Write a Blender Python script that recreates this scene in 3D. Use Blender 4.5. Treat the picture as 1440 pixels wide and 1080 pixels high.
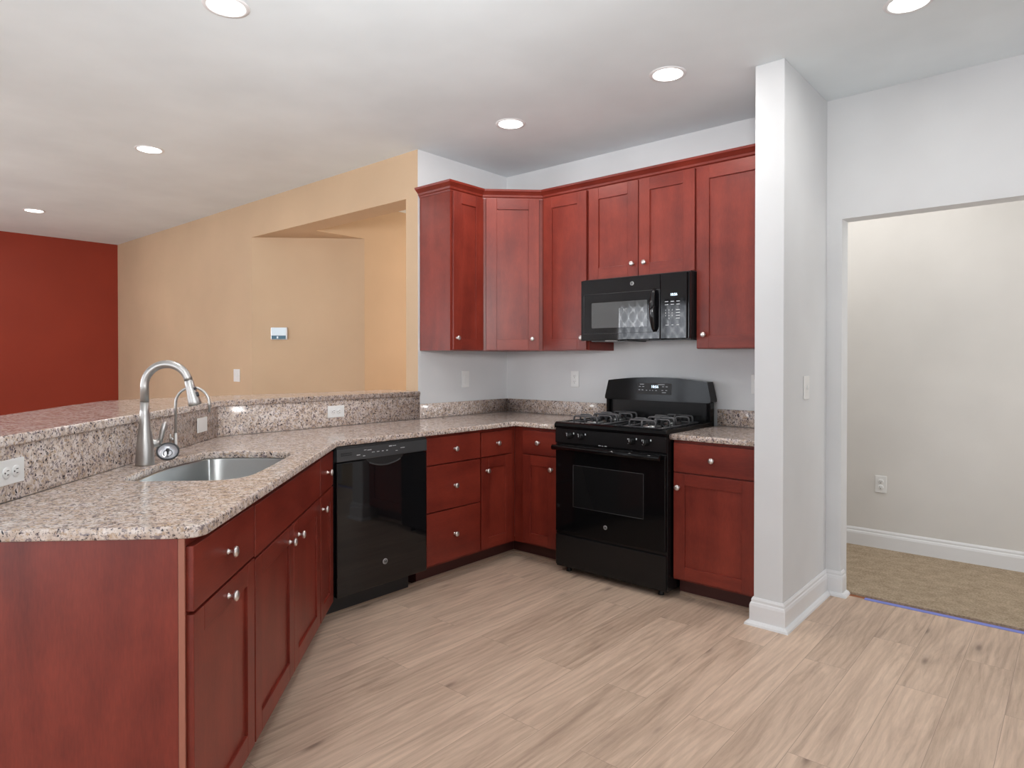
import bpy, bmesh, math, random
from mathutils import Vector, Matrix
random.seed(7)
PI = math.pi
for o in list(bpy.data.objects): bpy.data.objects.remove(o, do_unlink=True)
SC = bpy.context.scene
COL = SC.collection

# ------------------------------------------------------------------ camera, world, lights, exposure
ZC = 2.784
cam = bpy.data.cameras.new('camera'); camo = bpy.data.objects.new('camera', cam); COL.objects.link(camo)
camo.location = (3.485, -3.9517, 1.3215)
camo.rotation_euler = (math.radians(90 - .516), 0, math.radians(40.954))
cam.sensor_width = 36; cam.lens = 922.69 / 1440 * 36; cam.shift_y = -25.15 / 1440; cam.clip_start = .02
SC.camera = camo
w = bpy.data.worlds.new('world'); SC.world = w; w.use_nodes = True
w.node_tree.nodes['Background'].inputs[0].default_value = (.86, .93, 1, 1)
w.node_tree.nodes['Background'].inputs[1].default_value = .4
SC.view_settings.view_transform = 'Standard'; SC.view_settings.look = 'None'
SC.view_settings.gamma = 1; SC.view_settings.use_curve_mapping = False
SC.view_settings.exposure = 0.0

def area(name, loc, rot, sx, sy, power, color=(1, 1, 1), shape='RECTANGLE', spread=PI):
    l = bpy.data.lights.new(name, 'AREA'); l.shape = shape; l.size = sx
    if shape == 'RECTANGLE': l.size_y = sy
    l.energy = power; l.color = color; l.spread = spread
    o = bpy.data.objects.new(name, l); COL.objects.link(o); o.location = loc; o.rotation_euler = rot
    return o
R = math.radians
DAY = (.93, .96, 1)
area('daylight_patio_door', (2.0, -6.35, 1.15), (R(98), 0, 0), 2.3, 2.0, 40, DAY)          # behind the camera
area('living_west_fill', (-4.1, -6.35, 1.5), (R(95), 0, R(-38)), 1.5, 1.3, 68, DAY)  # added fill for the living side, kept where the appliances don't mirror it
area('daylight_behind_curtain', (-1.6, -6.75, 1.5), (R(90), 0, 0), 1.6, 1.3, 170, DAY)
area('living_up_fill', (-4.35, -6.3, .9), (R(135), 0, 0), 1.5, 1.0, 20, DAY)  # added upward fill that brightens the ceiling, no source of its own
area('east_fill', (5.1, -3.2, 1.35), (R(98), 0, R(90)), 2.2, 1.7, 22, DAY)  # added fill from the unseen east side of the room
area('dining_side_fill', (4.9, .62, 1.5), (R(90), 0, R(90)), .9, 1.5, 16, (1, .97, .93))  # added side fill for the carpeted room, no window there
area('dining_top_fill', (2.25, .62, 2.7), (0, 0, 0), 1.6, .5, 11, (1, .97, .93))  # added overhead fill for the carpeted room, no fitting modelled
area('hall_warm_fill', (-.5, 2.2, 1.7), (R(-78), 0, 0), .9, 1.2, 50, (1, .93, .82))  # added warm lamp that lights the hall, out of view
# the photographer's flash, bounced off the ceiling from behind the camera
area('bounce_flash', (3.75, -4.4, 1.7), (R(148), 0, R(38)), .6, .6, 27, (1, 1, 1), spread=R(130))
area('far_corner_fill', (3.6, -4.2, 1.8), (R(109), 0, R(52)), .5, .5, 23, (1, 1, 1), spread=R(78))  # second flash added to lift the ceiling towards the far corner

# ------------------------------------------------------------------ materials
def mat(name, color, rough=.5, metal=0, spec=.5, coat=0, coat_rough=.1, emit=None, emit_s=0):
    m = bpy.data.materials.new(name); m.use_nodes = True
    b = m.node_tree.nodes['Principled BSDF']
    b.inputs['Base Color'].default_value = (*color, 1); b.inputs['Roughness'].default_value = rough
    b.inputs['Metallic'].default_value = metal; b.inputs['Specular IOR Level'].default_value = spec
    b.inputs['Coat Weight'].default_value = coat; b.inputs['Coat Roughness'].default_value = coat_rough
    if emit: b.inputs['Emission Color'].default_value = (*emit, 1); b.inputs['Emission Strength'].default_value = emit_s
    return m
class NT:
    def __init__(s, m): s.t = m.node_tree; s.b = s.t.nodes['Principled BSDF']
    def n(s, typ, **kw):
        x = s.t.nodes.new(typ)
        for k, v in kw.items():
            if k.startswith('i_'): x.inputs[k[2:].replace('_', ' ')].default_value = v
            else: setattr(x, k, v)
        return x
    def l(s, a, b): s.t.links.new(a, b)
    def coords(s, scale=(1, 1, 1), rot=(0, 0, 0), rnd=0, kind='Object'):
        tc = s.n('ShaderNodeTexCoord'); mp = s.n('ShaderNodeMapping')
        mp.inputs['Scale'].default_value = scale; mp.inputs['Rotation'].default_value = rot
        src = tc.outputs[kind]
        if rnd:
            oi = s.n('ShaderNodeObjectInfo'); ml = s.n('ShaderNodeMath', operation='MULTIPLY'); ml.inputs[1].default_value = rnd
            s.l(oi.outputs['Random'], ml.inputs[0]); ad = s.n('ShaderNodeVectorMath', operation='ADD')
            s.l(src, ad.inputs[0]); s.l(ml.outputs[0], ad.inputs[1]); src = ad.outputs[0]
        s.l(src, mp.inputs['Vector']); return mp.outputs[0]
    def noise(s, vec, scale, detail=3, rough=.5, dist=0):
        x = s.n('ShaderNodeTexNoise'); x.inputs['Scale'].default_value = scale; x.inputs['Detail'].default_value = detail
        x.inputs['Roughness'].default_value = rough; x.inputs['Distortion'].default_value = dist
        s.l(vec, x.inputs['Vector']); return x.outputs['Fac']
    def ramp(s, fac, stops, interp='LINEAR'):
        x = s.n('ShaderNodeValToRGB'); x.color_ramp.interpolation = interp; e = x.color_ramp.elements
        while len(e) < len(stops): e.new(.5)
        for k, (p, c) in enumerate(stops):
            e[k].position = p; e[k].color = (*c, 1) if len(c) == 3 else c
        s.l(fac, x.inputs[0]); return x.outputs[0]
    def mix(s, fac, a, b, mode='MIX'):
        x = s.n('ShaderNodeMix', data_type='RGBA', blend_type=mode)
        for sock, v in ((x.inputs['Factor'], fac), (x.inputs['A'], a), (x.inputs['B'], b)):
            pass
        def put(i, v):
            if hasattr(v, 'links'): s.l(v, x.inputs[i])
            elif isinstance(v, (int, float)): x.inputs[i].default_value = v
            else: x.inputs[i].default_value = (*v, 1)
        put(0, fac); put(6, a); put(7, b); return x.outputs[2]
    def bump(s, h, strength, dist=.002):
        x = s.n('ShaderNodeBump'); x.inputs['Strength'].default_value = strength; x.inputs['Distance'].default_value = dist
        s.l(h, x.inputs['Height']); s.l(x.outputs[0], s.b.inputs['Normal'])
    def color(s, c): s.l(c, s.b.inputs['Base Color'])

def paint(name, color, rough=.6, mott=.05):
    m = mat(name, color, rough, spec=.3); t = NT(m); v = t.coords()
    f = t.noise(v, 1.7, 3); a = tuple(c * (1 - mott) for c in color); b = tuple(min(1, c * (1 + mott)) for c in color)
    t.color(t.ramp(f, [(.3, a), (.7, b)])); t.bump(t.noise(v, 220, 2), .08, .001); return m
def wood(name, horiz):
    m = mat(name, (.2, .03, .02), .42, spec=.35, coat=.22, coat_rough=.28); t = NT(m)
    sc = (1.2, 9, 9) if horiz else (9, 9, 1.2)
    v = t.coords(sc, rnd=13.7); v2 = t.coords((1, 1, 1), rnd=5.3)
    fine = t.noise(t.coords(tuple(c * 4.5 for c in sc), rnd=13.7), 6, 4, .6)
    big = t.noise(v, 1.0, 3, .55, .4); blot = t.noise(v2, 6.5, 3)
    c = t.ramp(big, [(.25, (.105, .0100, .0060)), (.5, (.195, .0230, .0130)), (.8, (.300, .044, .024))])
    c = t.mix(.30, c, t.ramp(fine, [(.3, (.075, .0065, .004)), (.75, (.290, .039, .021))]))
    c = t.mix(.24, c, t.ramp(blot, [(.3, (.090, .0085, .005)), (.7, (.300, .044, .025))]))
    t.color(c); t.bump(fine, .05, .001); return m
def granite():
    m = mat('granite', (.5, .4, .35), .15, spec=.42); t = NT(m)
    v = t.coords()
    dv = t.n('ShaderNodeMix', data_type='VECTOR'); nz = t.n('ShaderNodeTexNoise'); nz.inputs['Scale'].default_value = 40; nz.inputs['Detail'].default_value = 3; t.l(v, nz.inputs['Vector'])
    dv.inputs[0].default_value = .03; t.l(v, dv.inputs[4]); t.l(nz.outputs['Color'], dv.inputs[5]); vd = dv.outputs[1]
    base = t.ramp(t.noise(v, 32, 4, .6), [(.30, (.44, .33, .27)), (.46, (.62, .51, .44)), (.58, (.74, .65, .60)), (.72, (.60, .51, .50))])
    c = t.mix(t.ramp(t.noise(v, 75, 3, .6), [(.53, (0, 0, 0)), (.64, (1, 1, 1))]), base, (.50, .36, .255))
    c = t.mix(t.ramp(t.noise(vd, 88, 3, .6), [(.55, (0, 0, 0)), (.61, (1, 1, 1))]), c, (.25, .20, .205))
    vo = t.n('ShaderNodeTexVoronoi'); vo.inputs['Scale'].default_value = 76; t.l(vd, vo.inputs['Vector'])
    sp = t.ramp(vo.outputs['Distance'], [(.20, (1, 1, 1)), (.34, (0, 0, 0))])
    msk = t.ramp(t.noise(v, 36, 2), [(.44, (0, 0, 0)), (.54, (1, 1, 1))])
    ml = t.n('ShaderNodeMath', operation='MULTIPLY'); t.l(sp, ml.inputs[0]); t.l(msk, ml.inputs[1])
    c = t.mix(ml.outputs[0], c, (.028, .022, .032))
    c = t.mix(t.ramp(t.noise(vd, 125, 3, .7), [(.585, (0, 0, 0)), (.635, (1, 1, 1))]), c, (.055, .042, .05))
    t.color(c); return m
def planks():
    m = mat('oak_planks', (.4, .3, .24), .42, spec=.4); t = NT(m)
    v0 = t.coords((1, 1, 1), (0, 0, R(90))); sf = t.n('ShaderNodeVectorMath', operation='ADD'); sf.inputs[1].default_value = (.31, .105, 0); t.l(v0, sf.inputs[0]); v = sf.outputs[0]
    br = t.n('ShaderNodeTexBrick'); br.offset = .37; br.offset_frequency = 2; br.squash = 1
    for k, x in dict(Scale=1, Mortar_Size=.0007, Mortar_Smooth=0, Bias=0, Brick_Width=1.22, Row_Height=.178).items(): br.inputs[k.replace('_', ' ')].default_value = x
    br.inputs['Color1'].default_value = (0, 0, 0, 1); br.inputs['Color2'].default_value = (1, 1, 1, 1); br.inputs['Mortar'].default_value = (.5, .5, .5, 1)
    t.l(v, br.inputs['Vector'])
    # shift the grain per plank
    sh = t.n('ShaderNodeVectorMath', operation='MULTIPLY'); sh.inputs[1].default_value = (7.3, 3.1, 5.7); t.l(br.outputs['Color'], sh.inputs[0])
    ad = t.n('ShaderNodeVectorMath', operation='ADD'); t.l(v, ad.inputs[0]); t.l(sh.outputs[0], ad.inputs[1])
    def st(sc):
        mp = t.n('ShaderNodeMapping'); mp.inputs['Scale'].default_value = sc; t.l(ad.outputs[0], mp.inputs['Vector']); return mp.outputs[0]
    g1 = t.noise(st((.7, 6.5, 1)), 2.0, 4, .55, 1.3); g2 = t.noise(st((2.2, 26, 1)), 3.2, 5, .7, .8)
    tone = t.ramp(br.outputs['Color'], [(0, (.42, .293, .212)), (1, (.78, .575, .435))])
    c = t.mix(.58, tone, t.ramp(g1, [(.28, (.24, .16, .118)), (.46, (.54, .39, .288)), (.64, (.76, .57, .435))]))
    c = t.mix(.20, c, t.ramp(g2, [(.32, (.30, .21, .155)), (.60, (.74, .56, .43))]))
    wv = t.n('ShaderNodeTexWave', wave_type='RINGS', rings_direction='SPHERICAL'); wv.inputs['Scale'].default_value = 3.2; wv.inputs['Distortion'].default_value = 9; wv.inputs['Detail'].default_value = 2; wv.inputs['Detail Scale'].default_value = 1.3
    t.l(st((.5, 3.4, 1)), wv.inputs['Vector']); c = t.mix(.12, c, t.ramp(wv.outputs['Fac'], [(.30, (.28, .19, .14)), (.6, (.70, .52, .40))]))
    kv = t.n('ShaderNodeTexVoronoi'); kv.inputs['Scale'].default_value = 2.3; t.l(st((.8, 2.9, 1)), kv.inputs['Vector'])
    c = t.mix(t.ramp(kv.outputs['Distance'], [(.03, (.8, .8, .8)), (.10, (.22, .22, .22)), (.22, (0, 0, 0))]), c, (.19, .125, .095))
    c = t.mix(br.outputs['Fac'], c, (.30, .215, .165))
    t.color(c); t.bump(g2, .04, .001); return m
def carpet():
    m = mat('carpet', (.4, .3, .2), .95, spec=.1); t = NT(m); v = t.coords()
    c = t.ramp(t.noise(v, 90, 3, .7), [(.3, (.29, .21, .135)), (.5, (.53, .41, .29)), (.72, (.76, .61, .46))])
    c = t.mix(.35, c, t.ramp(t.noise(v, 14, 3), [(.35, (.36, .27, .18)), (.65, (.66, .53, .39))]))
    t.color(c); t.bump(t.noise(v, 260, 3, .8), .9, .01); return m
def brushed(name, color, rough, axis=(1, 1, 60)):
    m = mat(name, color, rough, 1); t = NT(m); f = t.noise(t.coords(axis), 8, 3)
    r = t.n('ShaderNodeMapRange'); r.inputs[3].default_value = rough * .8; r.inputs[4].default_value = rough * 1.3
    t.l(f, r.inputs[0]); t.l(r.outputs[0], t.b.inputs['Roughness']); return m

M = dict(
    white=paint('white_wall_paint', (.70, .708, .718)), ceil=paint('ceiling_paint', (.775, .835, .865), .8), dining=paint('greige_wall_paint', (.70, .678, .65)),
    tan=paint('tan_wall_paint', (.565, .405, .265)), red=paint('brick_red_wall_paint', (.30, .038, .018), .5),
    trim=paint('white_trim_paint', (.78, .78, .79), .3, .01), wv=wood('cherry_wood_upright_grain', False), wh=wood('cherry_wood_level_grain', True),
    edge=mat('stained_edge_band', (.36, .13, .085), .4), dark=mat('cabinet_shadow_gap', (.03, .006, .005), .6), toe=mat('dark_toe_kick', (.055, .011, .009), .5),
    granite=granite(), floor=planks(), carpet=carpet(),
    blackr=mat('range_black_enamel', (.004, .004, .0045), .08, spec=.17), black=mat('gloss_black_enamel', (.006, .006, .007), .035, spec=.5), blackp=mat('black_plastic', (.008, .008, .0085), .26, spec=.3), matte=mat('matte_black', (.010, .010, .011), .5),
    panel=mat('charcoal_control_panel', (.052, .054, .057), .3), iron=mat('cast_iron_grate', (.09, .09, .095), .35), glass=mat('dark_oven_glass', (.009, .009, .0095), .05, spec=.3),
    mwglass=mat('smoked_mesh_window', (.085, .088, .09), .012, spec=.7), steel=mat('brushed_steel_bowl', (.52, .54, .54), .30, 1), nickel=mat('brushed_nickel', (.50, .485, .47), .36, 1),
    knob=mat('satin_nickel_knob', (.74, .70, .68), .28, .9), plate=mat('white_plastic_plate', (.80, .80, .79), .3), slot=mat('slot_dark', (.05, .05, .05), .6),
    legend=mat('white_legend_print', (.62, .64, .66), .5), lcd=mat('lit_clock_digits', (.5, .7, .9), .4, emit=(.8, .93, 1), emit_s=1.6),
    badge=mat('silver_badge', (.66, .66, .67), .3, .35), lamp=mat('lamp_diffuser', (1, 1, 1), .5, emit=(1, .985, .96), emit_s=7), tape=mat('blue_painters_tape', (.20, .24, .62), .6),
    strip=mat('orange_subfloor', (.34, .12, .05), .7), screen=mat('thermostat_screen', (.62, .72, .78), .15, emit=(.7, .85, 1), emit_s=.12), tdark=mat('thermostat_lower_screen', (.03, .11, .17), .15),
    rubber=mat('dark_rubber', (.03, .03, .035), .45), mesh=mat('strainer_mesh', (.72, .73, .78), .3, .6), shoe=paint('oak_shoe_moulding', (.36, .25, .18), .4),
)
def burner_cap(): pass

# ------------------------------------------------------------------ mesh helpers
class MB:
    def __init__(s, *mats): s.bm = bmesh.new(); s.mats = list(mats)
    def mi(s, m):
        if m is None: return 0
        if m not in s.mats: s.mats.append(m)
        return s.mats.index(m)
    def add(s, vs, fs, m=None, smooth=False):
        V = [s.bm.verts.new(v) for v in vs]; k = s.mi(m)
        for f in fs:
            try:
                q = s.bm.faces.new([V[i] for i in f]); q.material_index = k; q.smooth = smooth
            except ValueError: pass
        return V
    def box(s, x0, x1, y0, y1, z0, z1, m=None, bev=0, seg=2):
        x0, x1 = sorted((x0, x1)); y0, y1 = sorted((y0, y1)); z0, z1 = sorted((z0, z1))
        V = s.add([(x, y, z) for z in (z0, z1) for y in (y0, y1) for x in (x0, x1)],
                  [(0, 2, 3, 1), (4, 5, 7, 6), (0, 1, 5, 4), (2, 6, 7, 3), (0, 4, 6, 2), (1, 3, 7, 5)], m)
        if bev:
            es = list({e for v in V for e in v.link_edges})
            r = bmesh.ops.bevel(s.bm, geom=es, offset=bev, segments=seg, affect='EDGES', profile=.5)
            for f in r['faces']: f.material_index = s.mi(m)
        return s
    def prism(s, poly, z0, z1, m=None, side=None):
        n = len(poly)
        if sum(poly[i][0] * poly[(i + 1) % n][1] - poly[(i + 1) % n][0] * poly[i][1] for i in range(n)) < 0: poly = poly[::-1]
        V = [s.bm.verts.new((x, y, z0)) for x, y in poly] + [s.bm.verts.new((x, y, z1)) for x, y in poly]
        k = s.mi(m)
        for f in ([V[n:]] + [V[:n][::-1]]):
            q = s.bm.faces.new(f); q.material_index = k
        for i in range(n):
            j = (i + 1) % n; q = s.bm.faces.new([V[i], V[j], V[n + j], V[n + i]])
            q.material_index = s.mi(side(poly[i], poly[j])) if side else k
        return s
    def extrude_profile(s, prof, path, m=None, closed=False):
        """prof: list of (out, z); path: list of (x, y); out is to the right of travel; mitred corners"""
        rings = []; n = len(path)
        for i, p in enumerate(path):
            p = Vector(p)
            a = (p - Vector(path[i - 1])).normalized() if (i > 0 or closed) else None
            b = (Vector(path[(i + 1) % n]) - p).normalized() if (i < n - 1 or closed) else None
            if a is None: a = b
            if b is None: b = a
            na = Vector((a.y, -a.x)); nb = Vector((b.y, -b.x)); mv = (na + nb).normalized(); k = 1 / max(.3, mv.dot(na))
            rings.append([(p.x + mv.x * o * k, p.y + mv.y * o * k, z) for o, z in prof])
        V = [[s.bm.verts.new(v) for v in r] for r in rings]; k = s.mi(m); q = len(prof)
        for i in range(n if closed else n - 1):
            A, B = V[i], V[(i + 1) % n]
            for j in range(q):
                f = s.bm.faces.new([A[j], A[(j + 1) % q], B[(j + 1) % q], B[j]]); f.material_index = k
        if not closed:
            for r in (V[0], V[-1][::-1]):
                f = s.bm.faces.new(r); f.material_index = k
        return s
    def lathe(s, prof, origin=(0, 0, 0), axis=(0, 0, 1), m=None, seg=24, cap=True):
        ax = Vector(axis).normalized(); u = ax.orthogonal().normalized(); v = ax.cross(u); o = Vector(origin)
        R_ = []
        for r, h in prof:
            R_.append([s.bm.verts.new(o + ax * h + (u * math.cos(2 * PI * k / seg) + v * math.sin(2 * PI * k / seg)) * max(r, 1e-5)) for k in range(seg)])
        k_ = s.mi(m)
        for a, b in zip(R_, R_[1:]):
            for k in range(seg):
                f = s.bm.faces.new([a[k], a[(k + 1) % seg], b[(k + 1) % seg], b[k]]); f.material_index = k_; f.smooth = True
        if cap:
            for r in (R_[0][::-1], R_[-1]):
                f = s.bm.faces.new(r); f.material_index = k_
        return s
    def tube(s, pts, r, m=None, seg=14, closed=False):
        pts = [Vector(p) for p in pts]; n = len(pts); rr = r if isinstance(r, (list, tuple)) else [r] * n
        tan = []
        for i in range(n):
            a = pts[(i - 1) % n] if (i > 0 or closed) else pts[i]; b = pts[(i + 1) % n] if (i < n - 1 or closed) else pts[i]
            tan.append((b - a).normalized())
        u = tan[0].orthogonal().normalized(); k_ = s.mi(m); rings = []
        for i in range(n):
            u = (u - tan[i] * u.dot(tan[i])).normalized(); v = tan[i].cross(u)
            rings.append([s.bm.verts.new(pts[i] + (u * math.cos(2 * PI * k / seg) + v * math.sin(2 * PI * k / seg)) * rr[i]) for k in range(seg)])
        for i in range(n if closed else n - 1):
            a, b = rings[i], rings[(i + 1) % n]
            for k in range(seg):
                f = s.bm.faces.new([a[k], a[(k + 1) % seg], b[(k + 1) % seg], b[k]]); f.material_index = k_; f.smooth = True
        if not closed:
            for q in (rings[0][::-1], rings[-1]):
                f = s.bm.faces.new(q); f.material_index = k_
        return s
    def build(s, name, parent=None, loc=None, rot=None):
        bmesh.ops.recalc_face_normals(s.bm, faces=s.bm.faces)
        me = bpy.data.meshes.new(name); s.bm.to_mesh(me); s.bm.free()
        for m in s.mats: me.materials.append(m if not isinstance(m, str) else M[m])
        o = bpy.data.objects.new(name, me); COL.objects.link(o)
        if parent: o.parent = parent
        if loc: o.location = loc
        if rot: o.rotation_euler = rot
        return o
def tag(o, label, cat, group=None):
    o['label'] = label; o['category'] = cat
    if group: o['group'] = group
    return o
def thing(name, label, cat, loc=(0, 0, 0), rz=0, group=None, rot=None):
    o = bpy.data.objects.new(name, None); COL.objects.link(o); o.location = loc
    o.rotation_euler = rot if rot else (0, 0, rz); o.empty_display_size = .05
    return tag(o, label, cat, group)
def struct(o): o['kind'] = 'structure'; return o
def copy_under(src, parent, loc):
    c = src.copy(); COL.objects.link(c); c.parent = parent; c.location = loc
    for ch in src.children:
        d = ch.copy(); COL.objects.link(d); d.parent = c
    return c
def text_mesh(name, body, size, m, parent, loc, rot, depth=.0004, bold=0):
    cu = bpy.data.curves.new(name, 'FONT'); cu.body = body; cu.size = size; cu.extrude = depth; cu.offset = bold
    cu.align_x = 'CENTER'; cu.align_y = 'CENTER'; cu.resolution_u = 3
    t = bpy.data.objects.new('tmp', cu); COL.objects.link(t); bpy.context.view_layer.update()
    me = bpy.data.meshes.new_from_object(t.evaluated_get(bpy.context.evaluated_depsgraph_get()))
    bpy.data.objects.remove(t, do_unlink=True)
    me.materials.clear(); me.materials.append(M[m]); o = bpy.data.objects.new(name, me); COL.objects.link(o)
    o.parent = parent; o.location = loc; o.rotation_euler = rot; return o
def rrect(x0, x1, y0, y1, r, n=6):
    rs = r if isinstance(r, (list, tuple)) else [r] * 4; P = []
    for (cx, cy, a0), q in zip(((x1, y1, 0), (x0, y1, 90), (x0, y0, 180), (x1, y0, 270)), rs):
        sx = -1 if cx == x1 else 1; sy = -1 if cy == y1 else 1
        for k in range(n + 1):
            a = R(a0 + 90 * k / n); P.append((cx + sx * q + q * math.cos(a), cy + sy * q + q * math.sin(a)))
    return P
def slab(name, outline, z0, z1, m, holes=(), bev=.005):
    cu = bpy.data.curves.new(name, 'CURVE'); cu.dimensions = '2D'; cu.fill_mode = 'BOTH'
    cu.extrude = (z1 - z0) / 2 - bev; cu.bevel_depth = bev; cu.bevel_resolution = 2; cu.offset = -bev
    for poly in (outline, *holes):
        sp = cu.splines.new('POLY'); sp.points.add(len(poly) - 1); sp.use_cyclic_u = True
        for p, (x, y) in zip(sp.points, poly): p.co = (x, y, 0, 1)
    t = bpy.data.objects.new('tmp', cu); COL.objects.link(t); bpy.context.view_layer.update()
    me = bpy.data.meshes.new_from_object(t.evaluated_get(bpy.context.evaluated_depsgraph_get()))
    bpy.data.objects.remove(t, do_unlink=True)
    me.transform(Matrix.Translation((0, 0, (z0 + z1) / 2))); me.materials.clear(); me.materials.append(M[m])
    o = bpy.data.objects.new(name, me); COL.objects.link(o); return o

# diagonal frame: s along the sink run (towards the camera), o out from the counter's front edge
Q = 2 ** -.5; TX, TY = .651, -2.03
def K(s, o, z=None):
    x = TX + s * Q + o * Q; y = TY - s * Q + o * Q
    return (x, y) if z is None else (x, y, z)

# ------------------------------------------------------------------ setting
FX0, FX1, FY0 = -5.76, 5.2, -6.5
OP0, OP1, OPZ, WY0, WY1 = 2.471, 3.75, 2.11, .029, .15
struct(MB('floor').prism([(FX0, FY0), (FX1, FY0), (FX1, .062), (0, .062), (0, 0), (-.126, -.934), (FX0, -.934)], -.06, 0).build('floor'))
f = MB('carpet').prism([(1.25, .092), (4.95, .092), (4.95, 1.3), (1.25, 1.3)], -.06, .012).build('floor'); struct(f)
struct(MB('floor').prism([(-1.6, -.934), (-.126, -.934), (-.126, 2.6), (-1.6, 2.6)], -.06, 0).prism([(-2.33, -.934), (-1.6, -.934), (-1.6, -.204)], -.06, 0).build('floor'))
struct(MB('strip').box(2.475, OP1, .062, .092, -.06, .0005).build('trim_1'))
struct(MB('ceil').box(FX0 - .12, FX1 + .12, FY0 - .12, 2.7, ZC, ZC + .1).build('ceiling'))
struct(MB('white').box(0, 2.392, 0, WY1, 0, ZC).build('wall_back'))
wl = MB('white'); wl.box(-.126, 0, -.934, 2.6, 0, ZC); wl.mi('tan')
wl.bm.faces.ensure_lookup_table()
for q in wl.bm.faces:
    c = q.calc_center_median()
    if c.x < -.1 or c.y < -.93: q.material_index = 1
struct(wl.build('wall_left'))
struct(MB('white').box(2.25, 2.392, -.679, 0, 0, ZC, bev=.003).build('wall_pillar'))
wo = MB('white'); wo.box(2.392, OP0, WY0, WY1, 0, ZC); wo.box(OP0, OP1, WY0, WY1, OPZ, ZC); wo.box(OP1, FX1, WY0, WY1, 0, ZC)
struct(wo.build('wall_right'))
struct(MB('dining').box(1.2, 5.0, 1.18, 1.3, 0, ZC).build('wall_dining'))
struct(MB('dining').box(1.13, 1.25, WY1, 1.18, 0, ZC).build('wall_dining_left'))
wt = MB('tan'); wt.box(FX0, -2.33, -.934, -.80, 0, ZC); wt.box(-2.33, -.126, -.934, -.72, 2.46, ZC); wt.box(-2.33, -1.6, -.72, -.204, 2.46, ZC)
wt.prism([(-2.33, -.934), (-1.6001, -.2041), (-1.72, -.2041), (-2.33, -.80)], 0, 2.46)
struct(wt.build('wall_tan'))
struct(MB('tan').box(-1.72, -1.6, -.2041, 2.6, 0, ZC).build('wall_hall_side'))
struct(MB('tan').box(-1.72, 0, 2.6, 2.7, 0, ZC).build('wall_hall_end'))
struct(MB('red').box(FX0 - .12, FX0, FY0, -.80, 0, ZC).build('wall_red'))
# south and east walls behind the camera, with window openings
ws = MB('white')
def wall_holes(mb, along, a0, a1, c0, c1, holes):
    a = a0
    def bx(p, q, z0, z1):
        if q - p > 1e-4 and z1 - z0 > 1e-4:
            mb.box(p, q, c0, c1, z0, z1) if along == 'x' else mb.box(c0, c1, p, q, z0, z1)
    for h0, h1, z0, z1 in holes:
        bx(a, h0, 0, ZC); bx(h0, h1, 0, z0); bx(h0, h1, z1, ZC); a = h1
    bx(a, a1, 0, ZC)
wall_holes(ws, 'x', FX0, FX1, FY0 - .12, FY0, [(-5.15, -3.55, .8, 2.2), (-2.45, -.75, .8, 2.2), (.8, 3.2, 0, 2.1)]); struct(ws.build('wall_south'))
we = MB('white'); wall_holes(we, 'y', FY0, WY0, FX1, FX1 + .12, [(-4.3, -2.1, .5, 2.2)]); struct(we.build('wall_east'))
def win(name, pts, mull, axis):
    (a0, a1, z0, z1), c = pts; mb = MB('trim')
    def b(p, q, y0, y1, u, v): mb.box(p, q, y0, y1, u, v) if axis == 'x' else mb.box(y0, y1, p, q, u, v)
    for p, q, u, v in ((a0 - .07, a0, z0 - .07, z1 + .07), (a1, a1 + .07, z0 - .07, z1 + .07), (a0, a1, z1, z1 + .07), (a0, a1, z0 - .07 if z0 > .1 else 0, z0 + .04)):
        b(p, q, c - .02, c + .03, max(u, 0), v)
    for k in range(1, mull): x = a0 + (a1 - a0) * k / mull; b(x - .03, x + .03, c - .02, c + .02, z0, z1)
    struct(mb.build(name))
win('window_1', ((-2.45, -.75, .8, 2.2), FY0), 2, 'x'); win('window_added_west', ((-5.15, -3.55, .8, 2.2), FY0), 2, 'x'); win('window_2', ((.8, 3.2, 0, 2.1), FY0), 2, 'x'); win('window_added_east', ((-4.3, -2.1, .5, 2.2), FX1), 2, 'y')  # east and far-west windows are unseen, added to go with the fill lights
# lattice curtain on the living window (seen mirrored in the microwave)
cm = mat('lattice_curtain_fabric', (.6, .6, .6), .8, spec=.1); t = NT(cm); tc = t.n('ShaderNodeTexCoord'); sp = t.n('ShaderNodeSeparateXYZ'); t.l(tc.outputs['Object'], sp.inputs[0])
def cosn(sock, fr):
    a = t.n('ShaderNodeMath', operation='MULTIPLY'); a.inputs[1].default_value = fr; t.l(sock, a.inputs[0]); b = t.n('ShaderNodeMath', operation='COSINE'); t.l(a.outputs[0], b.inputs[0]); return b.outputs[0]
ad = t.n('ShaderNodeMath', operation='ADD'); t.l(cosn(sp.outputs['X'], 2 * PI / .16), ad.inputs[0]); t.l(cosn(sp.outputs['Z'], 2 * PI / .24), ad.inputs[1])
ab = t.n('ShaderNodeMath', operation='ABSOLUTE'); t.l(ad.outputs[0], ab.inputs[0])
pc = t.ramp(ab.outputs[0], [(.12, (.85, .85, .85)), (.3, (.33, .34, .36))]); t.color(pc)
tr = t.n('ShaderNodeBsdfTranslucent'); t.l(pc, tr.inputs[0]); ms = t.n('ShaderNodeMixShader'); ms.inputs[0].default_value = .6
t.l(t.b.outputs[0], ms.inputs[1]); t.l(tr.outputs[0], ms.inputs[2]); t.l(ms.outputs[0], t.t.nodes['Material Output'].inputs['Surface'])
ctn = MB(cm); xs = [-2.42 + 1.64 * k / 120 for k in range(121)]
va = [ctn.bm.verts.new((x, FY0 + .06 + .02 * math.sin(x * 42), .7)) for x in xs]; vb = [ctn.bm.verts.new((x, FY0 + .06 + .02 * math.sin(x * 42), 2.3)) for x in xs]
for k in range(120): ctn.bm.faces.new([va[k], va[k + 1], vb[k + 1], vb[k]]).smooth = True
tag(ctn.build('curtain'), 'grey and white lattice patterned curtain over the living room window', 'curtain')

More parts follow.
